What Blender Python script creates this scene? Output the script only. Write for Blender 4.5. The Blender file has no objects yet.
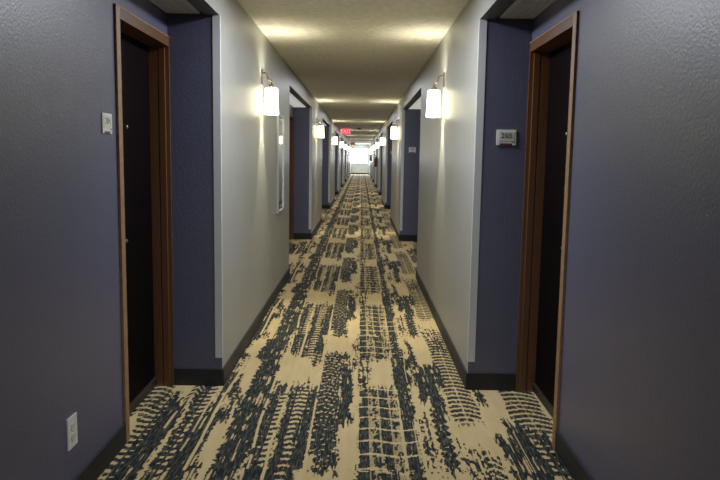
import bpy, bmesh, math, random
import numpy as np
from mathutils import Matrix, Vector

random.seed(7)
scene = bpy.context.scene
col = scene.collection
PI = math.pi

# ------------------------------------------------------------------ layout (metres)
XL, XR = -0.826, 0.668          # corridor wall planes
NL, NR = -1.127, 0.971          # alcove side walls (hold the doors)
ZC, ZA, ZD = 2.40, 2.206, 2.062 # ceiling, alcove ceiling, door frame top
Y0, YE = -3.0, 56.6
AL = [(0.49, 4.14), (8.09, 11.74), (14.9, 18.7), (22.1, 25.8), (28.9, 32.3), (35.5, 39.2), (42.5, 46.1), (49.6, 53.1)]
AR = [(0.49, 4.14), (8.09, 11.74), (15.5, 19.1), (22.3, 25.9), (28.9, 32.3), (35.5, 39.2), (42.5, 46.1), (49.6, 53.1)]
SCON = [5.85, 12.9, 20.2, 27.0, 33.6, 40.5, 47.3, 54.3]
DW = 0.88                       # door frame outer width
REC = 0.10                      # door recess

# ------------------------------------------------------------------ materials
def s2l(c):
    c = c / 255.0
    return c / 12.92 if c <= 0.04045 else ((c + 0.055) / 1.055) ** 2.4
def rgb(r, g, b): return (s2l(r), s2l(g), s2l(b), 1.0)

class M:
    def __init__(s, name):
        s.m = bpy.data.materials.new(name); s.m.use_nodes = True
        s.nt = s.m.node_tree; s.b = s.nt.nodes['Principled BSDF']
    def n(s, t, **k):
        nd = s.nt.nodes.new(t)
        for a, v in k.items():
            if a in nd.inputs: nd.inputs[a].default_value = v
            else: setattr(nd, a, v)
        return nd
    def l(s, a, b): s.nt.links.new(a, b)

def mat(name, c, rough=0.5, metal=0.0, spec=0.5, noise=0.0, nscale=30, bump=0.0, bscale=200, bdist=0.002, stretch=(1, 1, 1), c2=None, emit=None, es=0):
    w = M(name); b = w.b
    b.inputs['Base Color'].default_value = c
    b.inputs['Roughness'].default_value = rough
    b.inputs['Metallic'].default_value = metal
    b.inputs['Specular IOR Level'].default_value = spec
    tc = w.n('ShaderNodeTexCoord')
    if True:
        mp = w.n('ShaderNodeMapping'); mp.inputs['Scale'].default_value = stretch
        w.l(tc.outputs['Object'], mp.inputs['Vector'])
        nz = w.n('ShaderNodeTexNoise', Scale=nscale, Detail=4.0)
        w.l(mp.outputs[0], nz.inputs['Vector'])
        rp = w.n('ShaderNodeValToRGB')
        k = noise
        d = c2 or tuple(x * (1 - k) for x in c[:3]) + (1,)
        rp.color_ramp.elements[0].color = d; rp.color_ramp.elements[0].position = 0.3
        rp.color_ramp.elements[1].color = c if c2 else tuple(min(1, x * (1 + k)) for x in c[:3]) + (1,)
        rp.color_ramp.elements[1].position = 0.7
        w.l(nz.outputs[0], rp.inputs[0]); w.l(rp.outputs[0], b.inputs['Base Color'])
    if bump:
        n2 = w.n('ShaderNodeTexNoise', Scale=bscale, Detail=3.0)
        w.l(mp.outputs[0], n2.inputs['Vector'])
        bp = w.n('ShaderNodeBump', Strength=bump, Distance=bdist)
        w.l(n2.outputs[0], bp.inputs['Height']); w.l(bp.outputs[0], b.inputs['Normal'])
    if emit:
        b.inputs['Emission Color'].default_value = emit; b.inputs['Emission Strength'].default_value = es
    return w.m

m_grey = mat('corridor_wallcovering', rgb(150, 150, 140), 0.42, noise=0.05, nscale=26, bump=0.35, bscale=60, bdist=0.003, stretch=(1, 1.6, 0.25), spec=0.35)
m_blue = mat('blue_paint', rgb(72, 73, 94), 0.40, noise=0.04, nscale=8, bump=0.4, bscale=95, bdist=0.003, spec=0.45)
m_head = mat('dark_header_paint', rgb(58, 64, 68), 0.6, noise=0.05)
m_ceil = mat('knockdown_ceiling', rgb(212, 205, 180), 0.8, noise=0.13, nscale=22, bump=0.9, bscale=38, bdist=0.012, spec=0.2)
m_base = mat('rubber_baseboard', rgb(24, 26, 25), 0.65, spec=0.25, noise=0.08, nscale=12)
m_guard = mat('painted_corner_guard', rgb(205, 207, 204), 0.4, noise=0.02)
m_bronze = mat('bronze_frame_paint', rgb(84, 50, 22), 0.45, noise=0.10, nscale=14, stretch=(6, 6, 0.4), spec=0.4)
m_worn = mat('worn_frame_edge', rgb(140, 100, 62), 0.5, noise=0.25, nscale=35)
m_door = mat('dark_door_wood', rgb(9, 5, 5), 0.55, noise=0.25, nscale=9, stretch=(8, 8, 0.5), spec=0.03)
m_sweep = mat('door_sweep_rubber', rgb(16, 15, 15), 0.5)
m_nickel = mat('satin_nickel', rgb(190, 186, 176), 0.3, metal=1.0)
m_darknickel = mat('aged_nickel', rgb(112, 102, 86), 0.35, metal=0.9)
m_plate = mat('white_plastic', rgb(226, 224, 214), 0.4, noise=0.01)
m_plate2 = mat('ivory_plastic', rgb(214, 210, 192), 0.4, noise=0.01)
m_text = mat('dark_lettering', rgb(60, 58, 56), 0.6)
m_ftext = mat('faded_lettering', rgb(150, 146, 134), 0.6)
m_red = mat('dark_red_strip', rgb(110, 40, 34), 0.5)
m_hole = mat('socket_shadow', rgb(70, 66, 58), 0.6)
m_vent = mat('white_vent_metal', rgb(205, 204, 198), 0.28, noise=0.04, spec=1.0)
m_ventglow = mat('bright_vent_metal', rgb(240, 238, 228), 0.3, noise=0.02, spec=1.0, emit=(1, 0.98, 0.9, 1), es=0.28)  # weak emission stands in for sconce reflections on the farther vents
m_ventback = mat('vent_shadow', rgb(34, 34, 36), 0.8)
m_mirror = mat('mirror_glass', rgb(210, 212, 210), 0.06, metal=1.0)
m_silver = mat('brushed_silver', rgb(176, 178, 176), 0.3, metal=0.85)
m_exitw = mat('exit_housing', rgb(225, 222, 210), 0.5)
m_exitr = mat('exit_red_glow', rgb(200, 20, 35), 0.5, emit=(1.0, 0.02, 0.06, 1), es=1.1)
m_exitl = mat('exit_letters', rgb(255, 160, 160), 0.5, emit=(1.0, 0.25, 0.28, 1), es=1.3)
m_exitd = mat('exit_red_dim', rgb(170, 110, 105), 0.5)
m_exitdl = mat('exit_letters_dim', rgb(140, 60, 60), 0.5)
m_farwall = mat('far_wall_paint', rgb(176, 186, 196), 0.6, noise=0.03)
m_winframe = mat('window_frame_white', rgb(232, 236, 238), 0.4)
m_ext = mat('extinguisher_red', rgb(100, 26, 28), 0.4)
m_black = mat('black_rubber', rgb(22, 22, 22), 0.5)
m_greybox = mat('dark_grey_metal', rgb(60, 62, 66), 0.4)
m_smoke = mat('detector_plastic', rgb(120, 116, 104), 0.5)

def shade_mat():
    w = M('lit_glass_shade'); b = w.b
    b.inputs['Base Color'].default_value = rgb(250, 246, 232); b.inputs['Roughness'].default_value = 0.3
    tc = w.n('ShaderNodeTexCoord'); sp = w.n('ShaderNodeSeparateXYZ'); w.l(tc.outputs['Object'], sp.inputs[0])
    nz = w.n('ShaderNodeTexNoise', Scale=12.0); w.l(tc.outputs['Object'], nz.inputs['Vector'])
    mr = w.n('ShaderNodeMapRange'); mr.inputs[1].default_value = 0.3; mr.inputs[2].default_value = 0.7
    mr.inputs[3].default_value = 0.95; mr.inputs[4].default_value = 1.05
    w.l(nz.outputs[0], mr.inputs[0])
    mu = w.n('ShaderNodeMath', operation='MULTIPLY'); w.l(mr.outputs[0], mu.inputs[0]); mu.inputs[1].default_value = SHADE_E
    b.inputs['Emission Color'].default_value = (1.0, 0.90, 0.58, 1)
    w.l(mu.outputs[0], b.inputs['Emission Strength'])
    return w.m
SHADE_E = 11.0
m_shade = shade_mat()

def glass_mat():
    w = M('window_glass'); nt = w.nt
    nt.nodes.remove(w.b)
    out = nt.nodes['Material Output']
    t = w.n('ShaderNodeBsdfTransparent'); g = w.n('ShaderNodeBsdfGlossy', Roughness=0.05)
    fr = w.n('ShaderNodeFresnel', IOR=1.45); mx = w.n('ShaderNodeMixShader')
    w.l(fr.outputs[0], mx.inputs[0]); w.l(t.outputs[0], mx.inputs[1]); w.l(g.outputs[0], mx.inputs[2])
    w.l(mx.outputs[0], out.inputs[0])
    return w.m
m_glass = glass_mat()

def carpet_mat():
    w = M('patterned_carpet'); b = w.b
    at = w.n('ShaderNodeAttribute', attribute_name='pile')
    tc = w.n('ShaderNodeTexCoord')
    # fine tuft noise, stretched along the run
    mp = w.n('ShaderNodeMapping'); mp.inputs['Scale'].default_value = (1, 0.45, 1)
    w.l(tc.outputs['Object'], mp.inputs[0])
    nz = w.n('ShaderNodeTexNoise', Scale=190.0, Detail=3.0); w.l(mp.outputs[0], nz.inputs['Vector'])
    # threshold the pattern with a little tuft noise
    ad = w.n('ShaderNodeMath', operation='MULTIPLY_ADD'); w.l(nz.outputs[0], ad.inputs[0]); ad.inputs[1].default_value = 1.0; ad.inputs[2].default_value = -0.5
    su = w.n('ShaderNodeMath', operation='ADD'); w.l(at.outputs['Fac'], su.inputs[0]); w.l(ad.outputs[0], su.inputs[1])
    rp = w.n('ShaderNodeValToRGB'); e = rp.color_ramp.elements
    e[0].position = 0.30; e[0].color = (0, 0, 0, 1); e[1].position = 0.62; e[1].color = (1, 1, 1, 1)
    w.l(su.outputs[0], rp.inputs[0])
    # ribs across tan pile
    wv = w.n('ShaderNodeTexWave', Scale=62.0, Distortion=0.6); wv.bands_direction = 'X'
    w.l(tc.outputs['Object'], wv.inputs['Vector'])
    n3 = w.n('ShaderNodeTexNoise', Scale=7.0, Detail=4.0)
    mp3 = w.n('ShaderNodeMapping'); mp3.inputs['Scale'].default_value = (3, 0.5, 1); w.l(tc.outputs['Object'], mp3.inputs[0]); w.l(mp3.outputs[0], n3.inputs['Vector'])
    tan = w.n('ShaderNodeMix', data_type='RGBA'); tan.inputs[6].default_value = rgb(174, 145, 88); tan.inputs[7].default_value = rgb(216, 188, 130)
    mixf = w.n('ShaderNodeMath', operation='MULTIPLY_ADD'); w.l(wv.outputs['Fac'], mixf.inputs[0]); mixf.inputs[1].default_value = 0.35
    w.l(n3.outputs[0], mixf.inputs[2]); w.l(mixf.outputs[0], tan.inputs[0])
    drk = w.n('ShaderNodeMix', data_type='RGBA'); drk.inputs[6].default_value = rgb(18, 23, 22); drk.inputs[7].default_value = rgb(98, 98, 84)
    mpd = w.n('ShaderNodeMapping'); mpd.inputs['Scale'].default_value = (1, 0.10, 1); w.l(tc.outputs['Object'], mpd.inputs[0])
    nd = w.n('ShaderNodeTexNoise', Scale=130.0, Detail=3.0); w.l(mpd.outputs[0], nd.inputs['Vector'])
    rd = w.n('ShaderNodeMapRange'); rd.inputs[1].default_value = 0.46; rd.inputs[2].default_value = 0.85; w.l(nd.outputs[0], rd.inputs[0]); w.l(rd.outputs[0], drk.inputs[0])
    mx = w.n('ShaderNodeMix', data_type='RGBA')
    w.l(rp.outputs[0], mx.inputs[0]); w.l(tan.outputs[2], mx.inputs[6]); w.l(drk.outputs[2], mx.inputs[7])
    w.l(mx.outputs[2], b.inputs['Base Color'])
    b.inputs['Roughness'].default_value = 0.95; b.inputs['Specular IOR Level'].default_value = 0.1
    bp = w.n('ShaderNodeBump', Strength=0.5, Distance=0.004); w.l(nz.outputs[0], bp.inputs['Height']); w.l(bp.outputs[0], b.inputs['Normal'])
    return w.m
m_carpet = carpet_mat()

# ------------------------------------------------------------------ mesh helpers
class MB:
    def __init__(s): s.bm = bmesh.new(); s.mats = []
    def mi(s, m):
        if m not in s.mats: s.mats.append(m)
        return s.mats.index(m)
    def box(s, x0, x1, y0, y1, z0, z1, m, face=None, bev=0.0):
        """face: dict of '+x','-x','+y','-y','+z','-z' -> material override"""
        x0, x1 = sorted((x0, x1)); y0, y1 = sorted((y0, y1)); z0, z1 = sorted((z0, z1))
        v = [s.bm.verts.new(p) for p in ((x0,y0,z0),(x1,y0,z0),(x1,y1,z0),(x0,y1,z0),(x0,y0,z1),(x1,y0,z1),(x1,y1,z1),(x0,y1,z1))]
        fs = {'-z': (0,3,2,1), '+z': (4,5,6,7), '-y': (0,1,5,4), '+x': (1,2,6,5), '+y': (2,3,7,6), '-x': (3,0,4,7)}
        out = []
        for k, idx in fs.items():
            f = s.bm.faces.new([v[i] for i in idx])
            f.material_index = s.mi((face or {}).get(k, m)); out.append(f)
        if bev:
            es = list({e for f in out for e in f.edges})
            bmesh.ops.bevel(s.bm, geom=es, offset=bev, segments=2, profile=0.7, affect='EDGES')
        return out
    def lathe(s, prof, m, axis='z', c=(0, 0, 0), seg=24, smooth=True):
        """prof: list of (r, h)"""
        rings = []
        for r, h in prof:
            ring = []
            for i in range(seg):
                a = 2 * PI * i / seg
                p = (r * math.cos(a), r * math.sin(a), h)
                if axis == 'x': p = (p[2], p[0], p[1])
                if axis == 'y': p = (p[0], p[2], p[1])
                ring.append(s.bm.verts.new((p[0] + c[0], p[1] + c[1], p[2] + c[2])))
            rings.append(ring)
        for a, b in zip(rings, rings[1:]):
            for i in range(seg):
                f = s.bm.faces.new((a[i], a[(i+1) % seg], b[(i+1) % seg], b[i])); f.material_index = s.mi(m); f.smooth = smooth
        return rings
    def cap(s, ring, m):
        f = s.bm.faces.new(ring); f.material_index = s.mi(m)
    def tube(s, pts, r, m, seg=10):
        pts = [Vector(p) for p in pts]; rings = []
        for i, p in enumerate(pts):
            d = (pts[min(i+1, len(pts)-1)] - pts[max(i-1, 0)]).normalized()
            a = d.cross(Vector((0, 0, 1)) if abs(d.z) < 0.9 else Vector((0, 1, 0))).normalized(); b = d.cross(a)
            rings.append([s.bm.verts.new(p + a * (r * math.cos(2*PI*k/seg)) + b * (r * math.sin(2*PI*k/seg))) for k in range(seg)])
        for a, b in zip(rings, rings[1:]):
            for i in range(seg):
                f = s.bm.faces.new((a[i], a[(i+1) % seg], b[(i+1) % seg], b[i])); f.material_index = s.mi(m); f.smooth = True
        s.cap(rings[0], m); s.cap(rings[-1], m)
    def build(s, name, parent=None, loc=None):
        bmesh.ops.recalc_face_normals(s.bm, faces=s.bm.faces)
        me = bpy.data.meshes.new(name); s.bm.to_mesh(me); s.bm.free()
        for m in s.mats: me.materials.append(m)
        o = bpy.data.objects.new(name, me); col.objects.link(o)
        if loc: o.location = loc
        if parent: o.parent = parent
        return o

def struct(o, label=None):
    o['kind'] = 'structure'
    if label: o['label'] = label
    return o
def tag(o, label, cat, group=None):
    o['label'] = label; o['category'] = cat
    if group: o['group'] = group
    return o
def empty(name, loc=(0, 0, 0), rz=0.0):
    o = bpy.data.objects.new(name, None); col.objects.link(o); o.location = loc; o.rotation_euler = (0, 0, rz); o.empty_display_size = 0.1
    return o
def copy_tree(o, parent=None):
    c = o.copy(); col.objects.link(c); c.parent = parent
    for ch in list(o.children): copy_tree(ch, c)
    return c
def text_obj(name, txt, size, m, parent, loc, rot, ext=0.0006):
    cu = bpy.data.curves.new(name, 'FONT'); cu.body = txt; cu.size = size; cu.align_x = 'CENTER'; cu.align_y = 'CENTER'; cu.extrude = ext; cu.space_character = 1.08
    t = bpy.data.objects.new(name, cu); col.objects.link(t)
    bpy.context.view_layer.update()
    dg = bpy.context.evaluated_depsgraph_get()
    me = bpy.data.meshes.new_from_object(t.evaluated_get(dg)); me.materials.clear(); me.materials.append(m)
    bpy.data.objects.remove(t)
    o = bpy.data.objects.new(name, me); col.objects.link(o); o.parent = parent; o.location = loc; o.rotation_euler = rot
    return o

# ------------------------------------------------------------------ room shell
def side_wall(name, xc, xn, xo, alcoves, doors):
    s = 1 if xc < 0 else -1                     # +1: wall to the left of the corridor
    cf = '+x' if s > 0 else '-x'
    mb = MB()
    prev = Y0
    for i, (a, b) in enumerate(alcoves):
        mb.box(xo, xc, prev, a, 0, ZC, m_blue, {cf: m_grey})
        if i in doors:
            mb.box(xo, xn, a, b - DW, 0, ZC, m_blue)
            mb.box(xo, xn, b - DW, b, ZD, ZC, m_blue)
        else:
            mb.box(xo, xn, a, b, 0, ZC, m_blue)
        # lowered alcove ceiling with the header over the opening
        mb.box(xn, xc, a, b, ZA, ZC, m_head, {cf: m_grey})
        mb.box(xc - s * 0.085, xc, a, b, ZA - 0.012, ZA, m_head, {cf: m_grey})
        prev = b
    mb.box(xo, xc, prev, YE, 0, ZC, m_blue, {cf: m_grey})
    return struct(mb.build(name))
XOL, XOR = NL - 0.30, NR + 0.30
DOORS = (0, 1, 2)
side_wall('wall_left', XL, NL, XOL, AL, DOORS)
side_wall('wall_right', XR, NR, XOR, AR, DOORS)

mb = MB(); mb.box(XOL, XOR, Y0, YE + 0.2, ZC, ZC + 0.1, m_ceil); struct(mb.build('ceiling'))
mb = MB(); mb.box(XOL, XOR, Y0 - 0.15, Y0, 0, ZC, m_grey); struct(mb.build('wall_near'))
# far wall with the window opening
WX0, WX1, WZ0, WZ1 = -0.80, 0.51, 0.86, 2.10
mb = MB()
mb.box(XOL, WX0, YE, YE + 0.2, 0, ZC, m_farwall); mb.box(WX1, XOR, YE, YE + 0.2, 0, ZC, m_farwall)
mb.box(WX0, WX1, YE, YE + 0.2, 0, WZ0, m_farwall); mb.box(WX0, WX1, YE, YE + 0.2, WZ1, ZC, m_farwall)
struct(mb.build('wall_far'))
win = struct(empty('window_1', ((WX0 + WX1) / 2, YE, WZ0)))
cx = (WX0 + WX1) / 2
mb = MB(); t = 0.045
mb.box(WX0 - cx, WX0 - cx + t, -0.01, 0.07, 0, WZ1 - WZ0, m_winframe); mb.box(WX1 - cx - t, WX1 - cx, -0.01, 0.07, 0, WZ1 - WZ0, m_winframe)
mb.box(WX0 - cx + t, WX1 - cx - t, -0.01, 0.07, 0, t, m_winframe); mb.box(WX0 - cx + t, WX1 - cx - t, -0.01, 0.07, WZ1 - WZ0 - t, WZ1 - WZ0, m_winframe)
mb.build('window_frame', win)
mb = MB(); mb.box(-0.02, 0.02, 0.0, 0.06, t, WZ1 - WZ0 - t, m_winframe); mb.build('mullion', win)
mb = MB(); mb.box(WX0 - cx + t, WX1 - cx - t, 0.028, 0.034, t, WZ1 - WZ0 - t, m_glass); mb.build('glass_pane', win)
mb = MB(); mb.box(WX0 - cx - 0.04, WX1 - cx + 0.04, -0.06, 0.0, -0.03, 0.0, m_winframe, bev=0.006); mb.build('window_sill', win)

# baseboards
BH, BT = 0.105, 0.011
def baseboard(name, xc, xn, alcoves, doors):
    s = 1 if xc < 0 else -1
    mb = MB(); prev = Y0
    def strip(x0, x1, y0, y1):
        mb.box(x0, x1, y0, y1, 0, BH, m_base, bev=0.003)
    for i, (a, b) in enumerate(alcoves):
        strip(xc, xc + s * BT, prev - BT if prev != Y0 else prev, a + BT)
        strip(xn, xc, a, a + BT)
        strip(xn, xn + s * BT, a + BT, b - (DW if i in doors else 0))
        strip(xn, xc, b - BT, b)
        prev = b
    strip(xc, xc + s * BT, prev - BT, YE)
    return struct(mb.build(name))
baseboard('baseboard_left', XL, NL, AL, DOORS)
baseboard('baseboard_right', XR, NR, AR, DOORS)
mb = MB(); mb.box(XL + BT, XR - BT, YE - BT, YE, 0, BH, m_base, bev=0.003); struct(mb.build('baseboard_far'))

# pale corner guards on the return walls
k = 1
for xc, al in ((XL, AL), (XR, AR)):
    s = 1 if xc < 0 else -1
    for a, b in al:
        mb = MB()
        mb.box(xc - s * 0.040, xc + s * 0.003, b - 0.003, b, 0.175, ZA - 0.012, m_guard)
        mb.box(xc, xc + s * 0.003, b, b + 0.018, 0.175, ZA - 0.012, m_guard)
        struct(mb.build('trim_%d' % k)); k += 1

# ------------------------------------------------------------------ doors
def door(n, xn, b, s):
    """s=+1 on the left wall. Local origin: wall plane, near edge of frame."""
    y0 = b - DW
    d = struct(empty('door_%d' % n, (xn, y0, 0)))
    F = 0.05
    def X(v): return s * v            # positive toward the corridor
    mb = MB()
    # near jamb, far jamb, head (casing face slightly proud, full recess depth)
    mb.box(X(-0.19), X(0.010), 0.0, F, 0, ZD, m_bronze, {'+y': m_bronze, ('+x' if s > 0 else '-x'): m_worn})
    mb.box(X(-0.19), X(0.010), DW - 0.012, DW - 0.001, 0, ZD, m_bronze)
    mb.box(X(-0.045), X(-0.012), DW - 0.030, DW - 0.012, 0, ZD - F, m_bronze)
    mb.box(X(-0.19), X(-0.052), DW - 0.030, DW - 0.012, 0, ZD - F, m_bronze)
    mb.box(X(-0.19), X(0.010), F, DW - 0.012, ZD - F, ZD, m_bronze)
    # rebate strips in the jambs
    mb.box(X(-0.062), X(-0.050), F, F + 0.012, 0, ZD - F, m_bronze)
    mb.build('door_frame', d)
    mb = MB(); mb.box(X(-0.002), X(0.012), -0.006, 0.0, 0, ZD, m_worn)
    mb.box(X(-0.002), X(0.012), -0.006, DW - 0.002, ZD, ZD + 0.006, m_worn)
    mb.build('worn_edge', d)
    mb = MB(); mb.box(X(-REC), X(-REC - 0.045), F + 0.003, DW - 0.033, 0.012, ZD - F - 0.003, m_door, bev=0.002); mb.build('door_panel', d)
    mb = MB(); mb.box(X(-REC), X(-REC + 0.012), F + 0.004, DW - 0.034, 0.010, 0.055, m_sweep, bev=0.002)
    mb.box(X(-REC), X(-REC + 0.016), F + 0.004, DW - 0.034, 0.055, 0.060, m_darknickel)
    mb.build('door_sweep', d)
    mb = MB(); r = mb.lathe([(0.009, 0), (0.009, X(0.004)), (0.005, X(0.006))], m_nickel, 'x', (X(-REC), DW * 0.5, 1.535), 16); mb.cap(r[-1], m_nickel)
    mb.build('peephole', d)
    mb = MB()
    hy = F + 0.075
    mb.box(X(-REC), X(-REC + 0.008), hy - 0.03, hy + 0.03, 0.88, 1.10, m_nickel, bev=0.003)
    mb.lathe([(0.012, X(-REC + 0.006)), (0.011, X(-REC + 0.055))], m_nickel, 'x', (0, hy, 0.965), 14)
    mb.tube([(X(-REC + 0.052), hy - 0.012, 0.965), (X(-REC + 0.056), hy + 0.03, 0.965), (X(-REC + 0.056), hy + 0.10, 0.962), (X(-REC + 0.046), hy + 0.125, 0.961)], 0.009, m_nickel)
    mb.build('lever_handle', d)
    return d
n = 1
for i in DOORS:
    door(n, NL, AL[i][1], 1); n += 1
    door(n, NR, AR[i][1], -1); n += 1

# ------------------------------------------------------------------ carpet (floor mesh with a pile-pattern attribute)
P = 2.39                                             # length of one pattern repeat
# (x0, x1, y0, y1, kind): S streak, T tread, C/D comb (teeth left / right), L curved rungs, G grid, N speckle, B blob spine, X bare tan
MARKS = [
 (-1.24,-1.10,3.62,4.25,'L'), (-1.13,-1.03,2.75,4.00,'C'), (-1.04,-0.965,2.7,3.85,'S'), (-0.985,-0.94,3.85,4.25,'L'),
 (-0.93,-0.85,2.8,4.3,'D'), (-0.83,-0.76,2.9,5.05,'N'), (-0.815,-0.79,3.05,4.0,'S'), (-0.86,-0.72,5.25,6.0,'S'),
 (-0.76,-0.70,2.95,3.75,'S'), (-0.74,-0.66,3.6,4.05,'N'), (-0.70,-0.64,4.7,5.3,'S'),
 (-0.65,-0.53,2.0,6.5,'S'), (-0.645,-0.60,3.0,3.9,'S'), (-0.66,-0.60,4.15,4.75,'C'), (-0.54,-0.51,3.1,4.2,'T'), (-0.52,-0.47,3.35,4.0,'N'),
 (-0.495,-0.42,2.45,4.1,'D'), (-0.50,-0.41,4.85,5.5,'T'), (-0.395,-0.335,3.0,4.12,'D'),
 (-0.40,-0.372,5.0,6.1,'S'), (-0.372,-0.28,4.55,5.55,'L'), (-0.325,-0.25,3.0,4.12,'C'), (-0.31,-0.25,4.95,6.05,'S'),
 (-0.235,-0.135,3.17,4.85,'T'), (-0.20,-0.11,5.42,6.0,'T'), (-0.13,-0.09,3.0,4.7,'N'), (-0.20,-0.135,2.95,3.1,'C'),
 (-0.10,-0.04,3.55,4.5,'S'), (-0.13,-0.02,4.5,4.95,'N'), (0.005,0.075,4.1,4.68,'N'), (-0.03,0.01,4.9,5.4,'N'),
 (0.01,0.30,2.32,4.17,'G'), (0.235,0.35,4.15,4.75,'S'), (0.24,0.31,3.6,4.4,'S'), (0.27,0.305,4.75,5.5,'D'),
 (0.37,0.44,3.88,4.60,'S'), (0.40,0.48,2.96,3.75,'B'), (0.43,0.49,3.7,4.62,'S'), (0.37,0.395,4.6,5.3,'S'),
 (0.52,0.675,3.57,5.35,'L'), (0.465,0.53,4.2,4.65,'S'), (0.695,0.75,3.85,4.15,'B'), (0.60,0.66,2.95,3.17,'L'),
 (0.85,1.04,3.42,4.25,'L'), (0.70,0.775,2.9,3.42,'S'), (0.79,0.88,2.85,3.60,'S'), (0.88,0.97,2.9,3.5,'C'), (0.90,1.1,4.3,5.0,'S'),
 (-0.42,-0.37,4.75,5.2,'N'), (-0.60,-0.53,5.05,5.9,'N'), (-0.30,-0.26,4.6,4.95,'N'), (-0.52,-0.30,4.05,4.28,'N'), (0.0,0.22,4.62,4.85,'N'), (0.30,0.40,4.7,4.95,'N'), (0.52,0.64,4.9,5.35,'N'), (0.50,0.60,2.96,3.3,'N'), (-0.80,-0.72,4.0,4.4,'S'), (-0.84,-0.76,4.75,5.3,'S'), (-0.22,-0.13,4.8,5.0,'N'), (0.10,0.24,5.2,5.5,'N'), (0.33,0.38,3.0,3.7,'N'),
 (-1.3,-1.0,4.4,5.1,'N'), (0.72,0.86,4.5,5.2,'T'),
]
TAN = [(-0.735,-0.665,4.12,4.72), (-0.735,-0.665,3.05,3.55), (-0.52,-0.31,4.22,4.78), (-0.30,-0.245,4.15,4.6), (0.085,0.225,4.17,4.70),
       (0.395,0.505,4.62,5.35), (-0.25,-0.04,4.9,5.36), (-0.80,-0.70,4.85,5.2)]
LINES = [(-0.845,0.010),(-0.772,0.014),(-0.503,0.012),(-0.412,0.013),(-0.243,0.010),(0.232,0.006),(0.318,0.006),(0.81,0.006)]

rng = np.random.RandomState(11)
_T = rng.rand(512, 512).astype(np.float32)
def vn(x, y, o=0):
    x = x + 137.1 * o; y = y + 71.7 * o
    xi = np.floor(x).astype(int); yi = np.floor(y).astype(int); fx = x - xi; fy = y - yi
    fx = fx * fx * (3 - 2 * fx); fy = fy * fy * (3 - 2 * fy)
    g = lambda a, b: _T[a % 512, b % 512]
    return (g(xi, yi) * (1 - fx) + g(xi + 1, yi) * fx) * (1 - fy) + (g(xi, yi + 1) * (1 - fx) + g(xi + 1, yi + 1) * fx) * fy
def ss(a, b, t):
    t = np.clip((t - a) / (b - a), 0, 1); return t * t * (3 - 2 * t)
def pattern(x, yy):
    y = np.mod(yy - 3.0, P) + 3.0
    # ragged edges: sideways notches and long fraying at the ends
    dx = (vn(x * 45, y * 60, 1) - .5) * .026 + (vn(x * 9, y * 7, 2) - .5) * .024
    dy = (vn(x * 130, y * 3, 3) - .5) * .24 + (vn(x * 20, y * 5, 4) - .5) * .08
    X = x + dx; out = np.zeros_like(x)
    scr = vn(x * 150, y * 5, 5) * .6 + vn(x * 60, y * 16, 6) * .4
    spk = vn(x * 110, y * 45, 7)
    for (x0, x1, y0, y1, k) in MARKS:
        x0 -= .006; x1 += .006
        for sh in (-P, 0, P):
            if y1 + sh < 2.8 or y0 + sh > 3.0 + P + .2: continue
            Y = y + dy - sh
            m = (X > x0 - .05) & (X < x1 + .05) & (Y > y0 - .1) & (Y < y1 + .1)
            if not m.any(): continue
            u = (X[m] - x0) / (x1 - x0); w = x1 - x0
            ins = ss(-.004, .004, X[m] - x0) * ss(-.004, .004, x1 - X[m]) * ss(-.02, .02, Y[m] - y0) * ss(-.02, .02, y1 - Y[m])
            ym = y[m]; um = (x[m] - x0) / w
            if k == 'S': v = ins * (0.22 + .78 * ss(.25, .37, scr[m])) 
            elif k == 'N': v = ins * ss(.42, .60, scr[m] * .6 + spk[m] * .4)
            elif k == 'T':
                ph = np.mod(ym / .062 + 1.1 * np.abs(um - .5), 1)
                hole = (ph < .36) & (np.mod(um * w / .034 + .5 * np.floor(ym / .062), 1) < .5) & (spk[m] > .22)
                v = ins * np.where(hole, .1, 1) * (0.5 + .5 * ss(.2, .3, scr[m]))
            elif k in 'CD':
                q = um if k == 'C' else 1 - um
                ph = np.mod(ym / .066 + .5 * q, 1)
                v = ins * np.where((q < .42) & (ph < .45), 0, 1) * (0.5 + .5 * ss(.22, .3, scr[m]))
                v = np.where((q > .55) & (q < .75) & (np.mod(ym / .066, 1) < .3) & (spk[m] > .45), .1, v)
            elif k == 'L':
                ph = np.mod(ym / .070 - .55 * np.sin(um * PI) + .35 * um, 1)
                v = ins * ss(.22, .34, ph) * (1 - ss(.93, 1.0, ph)) * (0.45 + .55 * ss(.22, .34, spk[m]))
                v = np.where((um > .46) & (um < .52), v * .5, v)
            elif k == 'B':
                r_ = .26 + .24 * np.abs(np.sin(PI * ym / .085)); v = ins * ss(0, .06, r_ - np.abs(um - .5)) * np.where((spk[m] < .2), .3, 1)
            elif k == 'G':
                ph = np.mod(ym / .158 - .10 * np.sin(um * 7), 1)
                cell = np.mod(um * 5.2, 1); ci = np.floor(um * 5.2)
                dens = .36 + .22 * np.mod(ci, 2)
                v = ins * ss(.08, .14, ph) * ss(.06, .14, cell) * (1 - ss(.90, .97, cell)) * np.where(scr[m] * .6 + spk[m] * .4 > dens * .9, 1, .38)
                v = np.maximum(v, ins * .42 * ss(.08, .14, ph))
            out[m] = np.maximum(out[m], v)
    for (x0, x1, y0, y1) in TAN:
        for sh in (-P, 0, P):
            Y = y + dy * .5 - sh
            ins = ss(-.004, .004, X - x0) * ss(-.004, .004, x1 - X) * ss(-.02, .02, Y - y0) * ss(-.02, .02, y1 - Y)
            out = out * (1 - ins)
    for (xl, w) in LINES:
        d = np.abs(x + (vn(x * 0, y * 1.5, 8 + xl) - .5) * .03 - xl)
        out = out * (1 - .85 * (1 - ss(w * .35, w * .8, d)) * (vn(x * 0, y * 9, 9 + xl) > .25))
    return out

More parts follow.
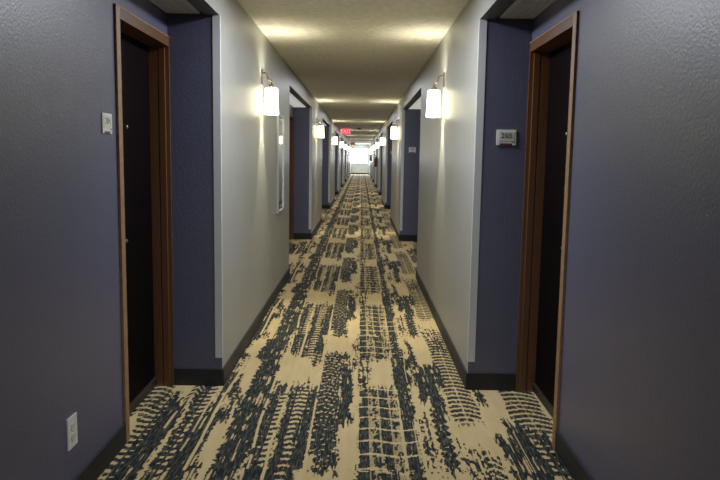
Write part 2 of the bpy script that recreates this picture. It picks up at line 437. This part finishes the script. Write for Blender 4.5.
def carpet():
    verts = []; faces = []; vals = []
    zones = [(-3.0, 2.3, .03, .06, XOL, XOR), (2.3, 7.5, .0055, .012, -1.26, 1.11), (7.5, 14, .0075, .022, -1.26, 1.11), (14, 26, .012, .05, -1.26, 1.11), (26, YE, .02, .10, -1.26, 1.11)]
    V = []; F = []; A = []; off = 0
    for (ya, yb, sx, sy, xa, xb) in zones:
        nx = int((xb - xa) / sx) + 1; ny = int((yb - ya) / sy) + 1
        xs = np.linspace(xa, xb, nx); ys = np.linspace(ya, yb, ny)
        gx, gy = np.meshgrid(xs, ys)
        a = np.concatenate([pattern(gx[i:i+60], gy[i:i+60]) for i in range(0, ny, 60)])
        V.append(np.stack([gx.ravel(), gy.ravel(), np.zeros(gx.size)], 1)); A.append(a.ravel())
        i = np.arange((ny - 1) * nx).reshape(ny - 1, nx)[:, :-1].ravel() + off
        F.append(np.stack([i, i + 1, i + nx + 1, i + nx], 1)); off += nx * ny
    # underlay slab so that the floor is solid
    V = np.concatenate(V); F = np.concatenate(F); A = np.concatenate(A)
    me = bpy.data.meshes.new('floor')
    me.vertices.add(len(V)); me.vertices.foreach_set('co', V.astype(np.float32).ravel())
    me.loops.add(F.size); me.loops.foreach_set('vertex_index', F.astype(np.int32).ravel())
    me.polygons.add(len(F)); me.polygons.foreach_set('loop_start', (np.arange(len(F)) * 4).astype(np.int32))
    me.update(calc_edges=True)
    at = me.attributes.new('pile', 'FLOAT', 'POINT'); at.data.foreach_set('value', A.astype(np.float32))
    me.materials.append(m_carpet)
    o = bpy.data.objects.new('floor', me); col.objects.link(o); struct(o)
carpet()

# ------------------------------------------------------------------ wall sconces
def make_sconce():
    """origin on the wall at floor-level z=0 of the fitting; local +x points into the corridor"""
    r = empty('wall_sconce')
    mb = MB(); mb.box(0, 0.012, -0.03, 0.03, 0.245, 0.365, m_darknickel, bev=0.004); mb.build('back_plate', r)
    mb = MB()
    mb.tube([(0.010, 0, 0.33), (0.03, 0, 0.335), (0.045, 0, 0.325), (0.05, 0, 0.30), (0.055, 0, 0.285), (0.07, 0, 0.28), (0.08, 0, 0.27), (0.08, 0, 0.215)], 0.009, m_darknickel, 10)
    mb.lathe([(0.004, 0.245), (0.020, 0.243), (0.024, 0.232), (0.026, 0.218)], m_darknickel, 'z', (0.08, 0, 0), 20)
    mb.build('arm', r)
    mb = MB()
    R = 0.060
    mb.lathe([(R - 0.004, 0.004), (R, 0.0), (R + 0.001, 0.006), (R - 0.004, 0.12), (R - 0.007, 0.20), (R - 0.010, 0.212), (R - 0.018, 0.217), (R - 0.020, 0.213), (R - 0.012, 0.205), (R - 0.0115, 0.12), (R - 0.004, 0.004)], m_shade, 'z', (0.08, 0, 0), 32)
    mb.build('shade', r)
    mb = MB(); mb.lathe([(0.002, 0.215), (0.016, 0.212), (0.016, 0.17), (0.002, 0.165)], m_plate, 'z', (0.08, 0, 0), 16); mb.build('lamp_holder', r)
    return r
proto = make_sconce()
ORD = ['nearest', 'second', 'third', 'fourth', 'fifth', 'sixth', 'seventh', 'farthest']
Z_S = 1.733
DOWN_W, UP_W = 50.0, 20.0
def spot(name, loc, up, w, ang):
    l = bpy.data.lights.new(name, 'SPOT'); l.energy = w; l.color = (1.0, 0.94, 0.75); l.spot_size = ang; l.spot_blend = 0.7; l.shadow_soft_size = 0.02
    o = bpy.data.objects.new(name, l); col.objects.link(o); o.location = loc
    if up: o.rotation_euler = (PI, 0, 0)
    return o
first = True
for side, xw, rz, dx in (('left', XL, 0.0, 1), ('right', XR, PI, -1)):
    for i, y in enumerate(SCON):
        s = proto if first else copy_tree(proto)
        first = False
        s.location = (xw, y, Z_S); s.rotation_euler = (0, 0, rz)
        tag(s, '%s lit white cylinder sconce from the viewer on the %s corridor wall' % (ORD[i], side), 'wall lamp', 'lit wall sconces along the %s corridor wall' % side)
        spot('sconce_down_light', (xw + dx * 0.08, y, Z_S + 0.10), False, DOWN_W, math.radians(62))
        spot('sconce_up_light', (xw + dx * 0.08, y, Z_S + 0.25), True, UP_W * 1.25, math.radians(130))

# ------------------------------------------------------------------ alcove ceiling vents
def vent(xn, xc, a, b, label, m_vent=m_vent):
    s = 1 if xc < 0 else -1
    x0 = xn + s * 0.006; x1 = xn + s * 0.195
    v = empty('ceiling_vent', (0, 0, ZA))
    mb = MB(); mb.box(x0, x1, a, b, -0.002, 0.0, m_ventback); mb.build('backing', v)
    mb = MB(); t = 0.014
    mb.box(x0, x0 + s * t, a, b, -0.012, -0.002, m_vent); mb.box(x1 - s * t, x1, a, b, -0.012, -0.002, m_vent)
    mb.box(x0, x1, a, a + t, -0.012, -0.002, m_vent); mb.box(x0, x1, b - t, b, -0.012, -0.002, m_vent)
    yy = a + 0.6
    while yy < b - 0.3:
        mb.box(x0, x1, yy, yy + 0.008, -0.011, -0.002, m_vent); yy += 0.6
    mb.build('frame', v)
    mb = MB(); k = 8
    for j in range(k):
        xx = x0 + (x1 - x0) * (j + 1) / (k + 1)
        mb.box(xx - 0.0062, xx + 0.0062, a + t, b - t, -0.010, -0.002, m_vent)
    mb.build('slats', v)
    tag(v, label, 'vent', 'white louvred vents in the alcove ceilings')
PL = ['nearest', 'second', 'third', 'fourth', 'fifth']
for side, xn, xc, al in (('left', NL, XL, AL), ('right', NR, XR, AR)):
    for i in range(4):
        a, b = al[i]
        vent(xn, xc, max(a + 0.1, 1.0), b - 0.03, 'long louvred vent in the %s %s-hand alcove ceiling' % (PL[i], side), m_vent if i == 0 else m_ventglow)

# ------------------------------------------------------------------ room signs
def room_sign(txt, loc, rz, label, faded=False, simple=False):
    """local: plate faces -y"""
    r = empty('room_sign', loc, rz)
    W, H = 0.057, 0.042
    mb = MB()
    mb.box(-W, W, -0.006, 0, -H + 0.006, H, m_plate, bev=0.0015)
    mb.box(-W, -W + 0.020, -0.006, 0, -H - 0.004, -H + 0.008, m_plate, bev=0.001)
    mb.box(W - 0.020, W, -0.006, 0, -H - 0.004, -H + 0.008, m_plate, bev=0.001)
    mb.build('plate', r)
    mb = MB(); mb.box(-W + 0.012, W - 0.012, -0.0075, -0.006, -H + 0.020, H - 0.010, m_plate2); mb.build('panel', r)
    mb = MB(); mb.box(-W + 0.020, W - 0.020, -0.005, 0, -H - 0.003, -H + 0.006, m_red); mb.build('slide_strip', r)
    mb = MB(); mb.box(W - 0.019, W - 0.012, -0.0078, -0.006, -H + 0.011, -H + 0.019, m_text); mb.build('corner_mark', r)
    text_obj('number', txt, 0.042, m_ftext if faded else m_text, r, (0, -0.0082, 0.008), (PI / 2, 0, 0))
    tag(r, label, 'sign')
    return r
room_sign('205', (0.845, 4.14, 1.527), 0, 'white room number plate reading 205 on the blue return wall')
room_sign('204', (NL, 3.125, 1.53), PI / 2, 'white room number plate seen edge-on beside the brown door frame', faded=True)
room_sign('207', (0.845, 11.74, 1.527), 0, 'small white number plate in the second right-hand alcove down the corridor')
room_sign('209', (0.845, 19.1, 1.527), 0, 'tiny white number plate in the third right-hand alcove down the corridor')

# ------------------------------------------------------------------ outlet
o = empty('wall_outlet', (NL, 2.655, 0.305))
mb = MB(); mb.box(0, 0.006, -0.044, 0.044, -0.064, 0.064, m_plate, bev=0.0025); mb.build('cover_plate', o)
for dz in (-0.021, 0.021):
    mb = MB()
    r = mb.lathe([(0.0165, 0.0055), (0.0165, 0.008), (0.0155, 0.0085)], m_plate2, 'x', (0, 0, dz), 20); mb.cap(r[-1], m_plate2)
    rc = mb.build('socket', o)
    mb = MB()
    mb.box(0.0085, 0.0089, -0.0075, -0.0055, dz, dz + 0.008, m_hole); mb.box(0.0085, 0.0089, 0.0055, 0.0075, dz, dz + 0.008, m_hole)
    mb.box(0.0085, 0.0089, -0.002, 0.002, dz - 0.009, dz - 0.005, m_hole); mb.build('socket_slots', rc)
mb = MB(); r = mb.lathe([(0.003, 0.006), (0.0025, 0.0068)], m_nickel, 'x', (0, 0, 0), 10); mb.cap(r[-1], m_nickel); mb.build('screw', o)
tag(o, 'white duplex power outlet low on the blue wall beside the door', 'outlet')

# ------------------------------------------------------------------ tall mirror on the left corridor wall
o = empty('wall_mirror', (XL, 7.12, 0.83))
mb = MB(); W, H, t = 0.25, 0.97, 0.022
mb.box(0, 0.022, -W, -W + t, 0, H, m_silver, bev=0.002); mb.box(0, 0.022, W - t, W, 0, H, m_silver, bev=0.002)
mb.box(0, 0.022, -W + t, W - t, 0, t, m_silver, bev=0.002); mb.box(0, 0.022, -W + t, W - t, H - t, H, m_silver, bev=0.002)
mb.build('frame', o)
mb = MB(); mb.box(0.002, 0.012, -W + t, W - t, t, H - t, m_mirror); mb.build('mirror_glass', o)
tag(o, 'tall narrow silver-framed mirror beyond the nearest sconce on the left wall', 'mirror')

# ------------------------------------------------------------------ exit signs
def exit_sign(x, y, label, mf=None, ml=None):
    r = empty('exit_sign', (x, y, ZC))
    mb = MB(); mb.box(-0.05, 0.05, -0.03, 0.03, -0.02, 0, m_exitw, bev=0.004); mb.build('canopy', r)
    mb = MB(); mb.box(-0.16, 0.16, -0.022, 0.022, -0.225, -0.02, m_exitw, bev=0.006); mb.build('housing', r)
    mb = MB(); mb.box(-0.15, 0.15, -0.027, -0.022, -0.215, -0.03, mf or m_exitr, bev=0.002); mb.build('face', r)
    text_obj('lettering', 'EXIT', 0.17, ml or m_exitl, r, (0, -0.028, -0.122), (PI / 2, 0, 0))
    tag(r, label, 'exit sign')
exit_sign(-0.56, 25.0, 'glowing red EXIT sign hanging from the corridor ceiling')
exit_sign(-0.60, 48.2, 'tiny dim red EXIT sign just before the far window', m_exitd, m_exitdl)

# ------------------------------------------------------------------ smoke detector
o = empty('smoke_detector', (-0.09, 25.2, ZC))
mb = MB(); r = mb.lathe([(0.075, 0), (0.075, -0.018), (0.065, -0.035)], m_smoke, 'z', (0, 0, 0), 24); mb.cap(r[-1], m_smoke); mb.build('base', o)
mb = MB(); r = mb.lathe([(0.045, -0.035), (0.04, -0.055), (0.02, -0.062)], m_smoke, 'z', (0, 0, 0), 24); mb.cap(r[-1], m_smoke); mb.build('sensor_cap', o)
tag(o, 'small round smoke detector on the ceiling beside the red exit sign', 'smoke detector')

# ------------------------------------------------------------------ fire extinguisher and dark box far down the right wall
o = empty('mounted_fire_extinguisher', (XR - 0.075, 28.2, 1.0))
mb = MB(); rr = mb.lathe([(0.02, 0.0), (0.055, 0.004), (0.062, 0.02), (0.062, 0.34), (0.05, 0.38), (0.022, 0.40), (0.02, 0.42)], m_ext, 'z', (0, 0, 0), 24); mb.cap(rr[0], m_ext); mb.build('cylinder', o)
mb = MB(); mb.box(-0.018, 0.018, -0.02, 0.02, 0.415, 0.45, m_black, bev=0.003); mb.tube([(0, 0, 0.45), (-0.05, 0, 0.475), (-0.09, 0, 0.47)], 0.007, m_black); mb.tube([(0, 0, 0.44), (-0.06, 0, 0.445)], 0.006, m_black); mb.build('valve_handle', o)
mb = MB(); mb.tube([(0, -0.02, 0.43), (-0.02, -0.07, 0.40), (-0.02, -0.078, 0.25), (-0.01, -0.075, 0.10)], 0.009, m_black); mb.build('hose', o)
mb = MB(); mb.box(0.058, 0.075, -0.03, 0.03, 0.12, 0.36, m_greybox); mb.build('wall_bracket', o)
tag(o, 'red fire extinguisher hung far along the right corridor wall', 'fire extinguisher')
o = empty('wall_cabinet', (XR, 46.9, 1.12))
mb = MB(); mb.box(-0.10, 0, -0.13, 0.13, 0, 0.42, m_greybox, bev=0.006); mb.build('cabinet_body', o)
mb = MB(); mb.box(-0.112, -0.10, -0.12, 0.12, 0.01, 0.41, m_greybox, bev=0.004); mb.build('cabinet_door', o)
tag(o, 'small dark wall box near the far window end on the right wall', 'wall box')

# ------------------------------------------------------------------ lights
def area(name, loc, rot, sx, sy, w, c):
    l = bpy.data.lights.new(name, 'AREA'); l.shape = 'RECTANGLE'; l.size = sx; l.size_y = sy; l.energy = w; l.color = c
    o = bpy.data.objects.new(name, l); col.objects.link(o); o.location = loc; o.rotation_euler = rot
    return o
area('ceiling_lamp_near', (-0.08, 4.0, ZC - 0.03), (0, 0, 0), 0.30, 0.30, 30, (0.84, 0.89, 1.0))
bl = area('daylight_behind', (-0.08, Y0 + 0.1, 0.75), (PI / 2 - 0.45, 0, 0), 1.2, 0.8, 13, (0.84, 0.90, 1.0)); bl.data.spread = math.radians(75)  # unseen cool fill added behind the camera; the near wall has no window
for i in range(8):
    area('ceiling_lamp_%s' % 'abcdefgh'[i], (-0.08, SCON[i] + 0.6, ZC - 0.03), (0, 0, 0), 0.3, 3.2, 8, (0.95, 0.97, 1.0))  # soft fill added along the corridor to lift contrast, not real fixtures
for i in range(7):
    area('alcove_lamp_%s' % 'abcdefg'[i], (-0.08, AL[i+1][0] + 1.9, ZC - 0.03), (0, 0, 0), 0.9, 1.2, 16, (0.95, 0.97, 1.0))  # extra fill added beside each farther alcove to brighten its walls
area('window_daylight', (cx, YE - 0.08, (WZ0 + WZ1) / 2), (-(PI / 2 - 0.3), 0, 0), 1.2, 1.1, 200, (0.90, 0.95, 1.0))

wd = bpy.data.worlds.new('sky'); scene.world = wd; wd.use_nodes = True
wd.node_tree.nodes['Background'].inputs[0].default_value = (0.93, 0.96, 1.0, 1); wd.node_tree.nodes['Background'].inputs[1].default_value = 3.0

# ------------------------------------------------------------------ camera
cam = bpy.data.cameras.new('camera'); co = bpy.data.objects.new('camera', cam); col.objects.link(co)
cam.sensor_width = 36; cam.lens = 700.7 / 720 * 36; cam.clip_start = 0.05; cam.clip_end = 200
co.matrix_world = Matrix.Translation((0, 0, 1.40)) @ Matrix.Rotation(PI / 2 - 0.1183, 4, 'X') @ Matrix.Rotation(0.0159, 4, 'Z')
scene.camera = co

scene.view_settings.view_transform = 'Standard'
scene.view_settings.look = 'None'
scene.view_settings.exposure = 0.0
scene.view_settings.gamma = 1.28
scene.cycles.use_denoising = True
scene.cycles.max_bounces = 10
scene.cycles.diffuse_bounces = 6
scene.cycles.sample_clamp_indirect = 8
scene.cycles.caustics_reflective = False
scene.cycles.caustics_refractive = False
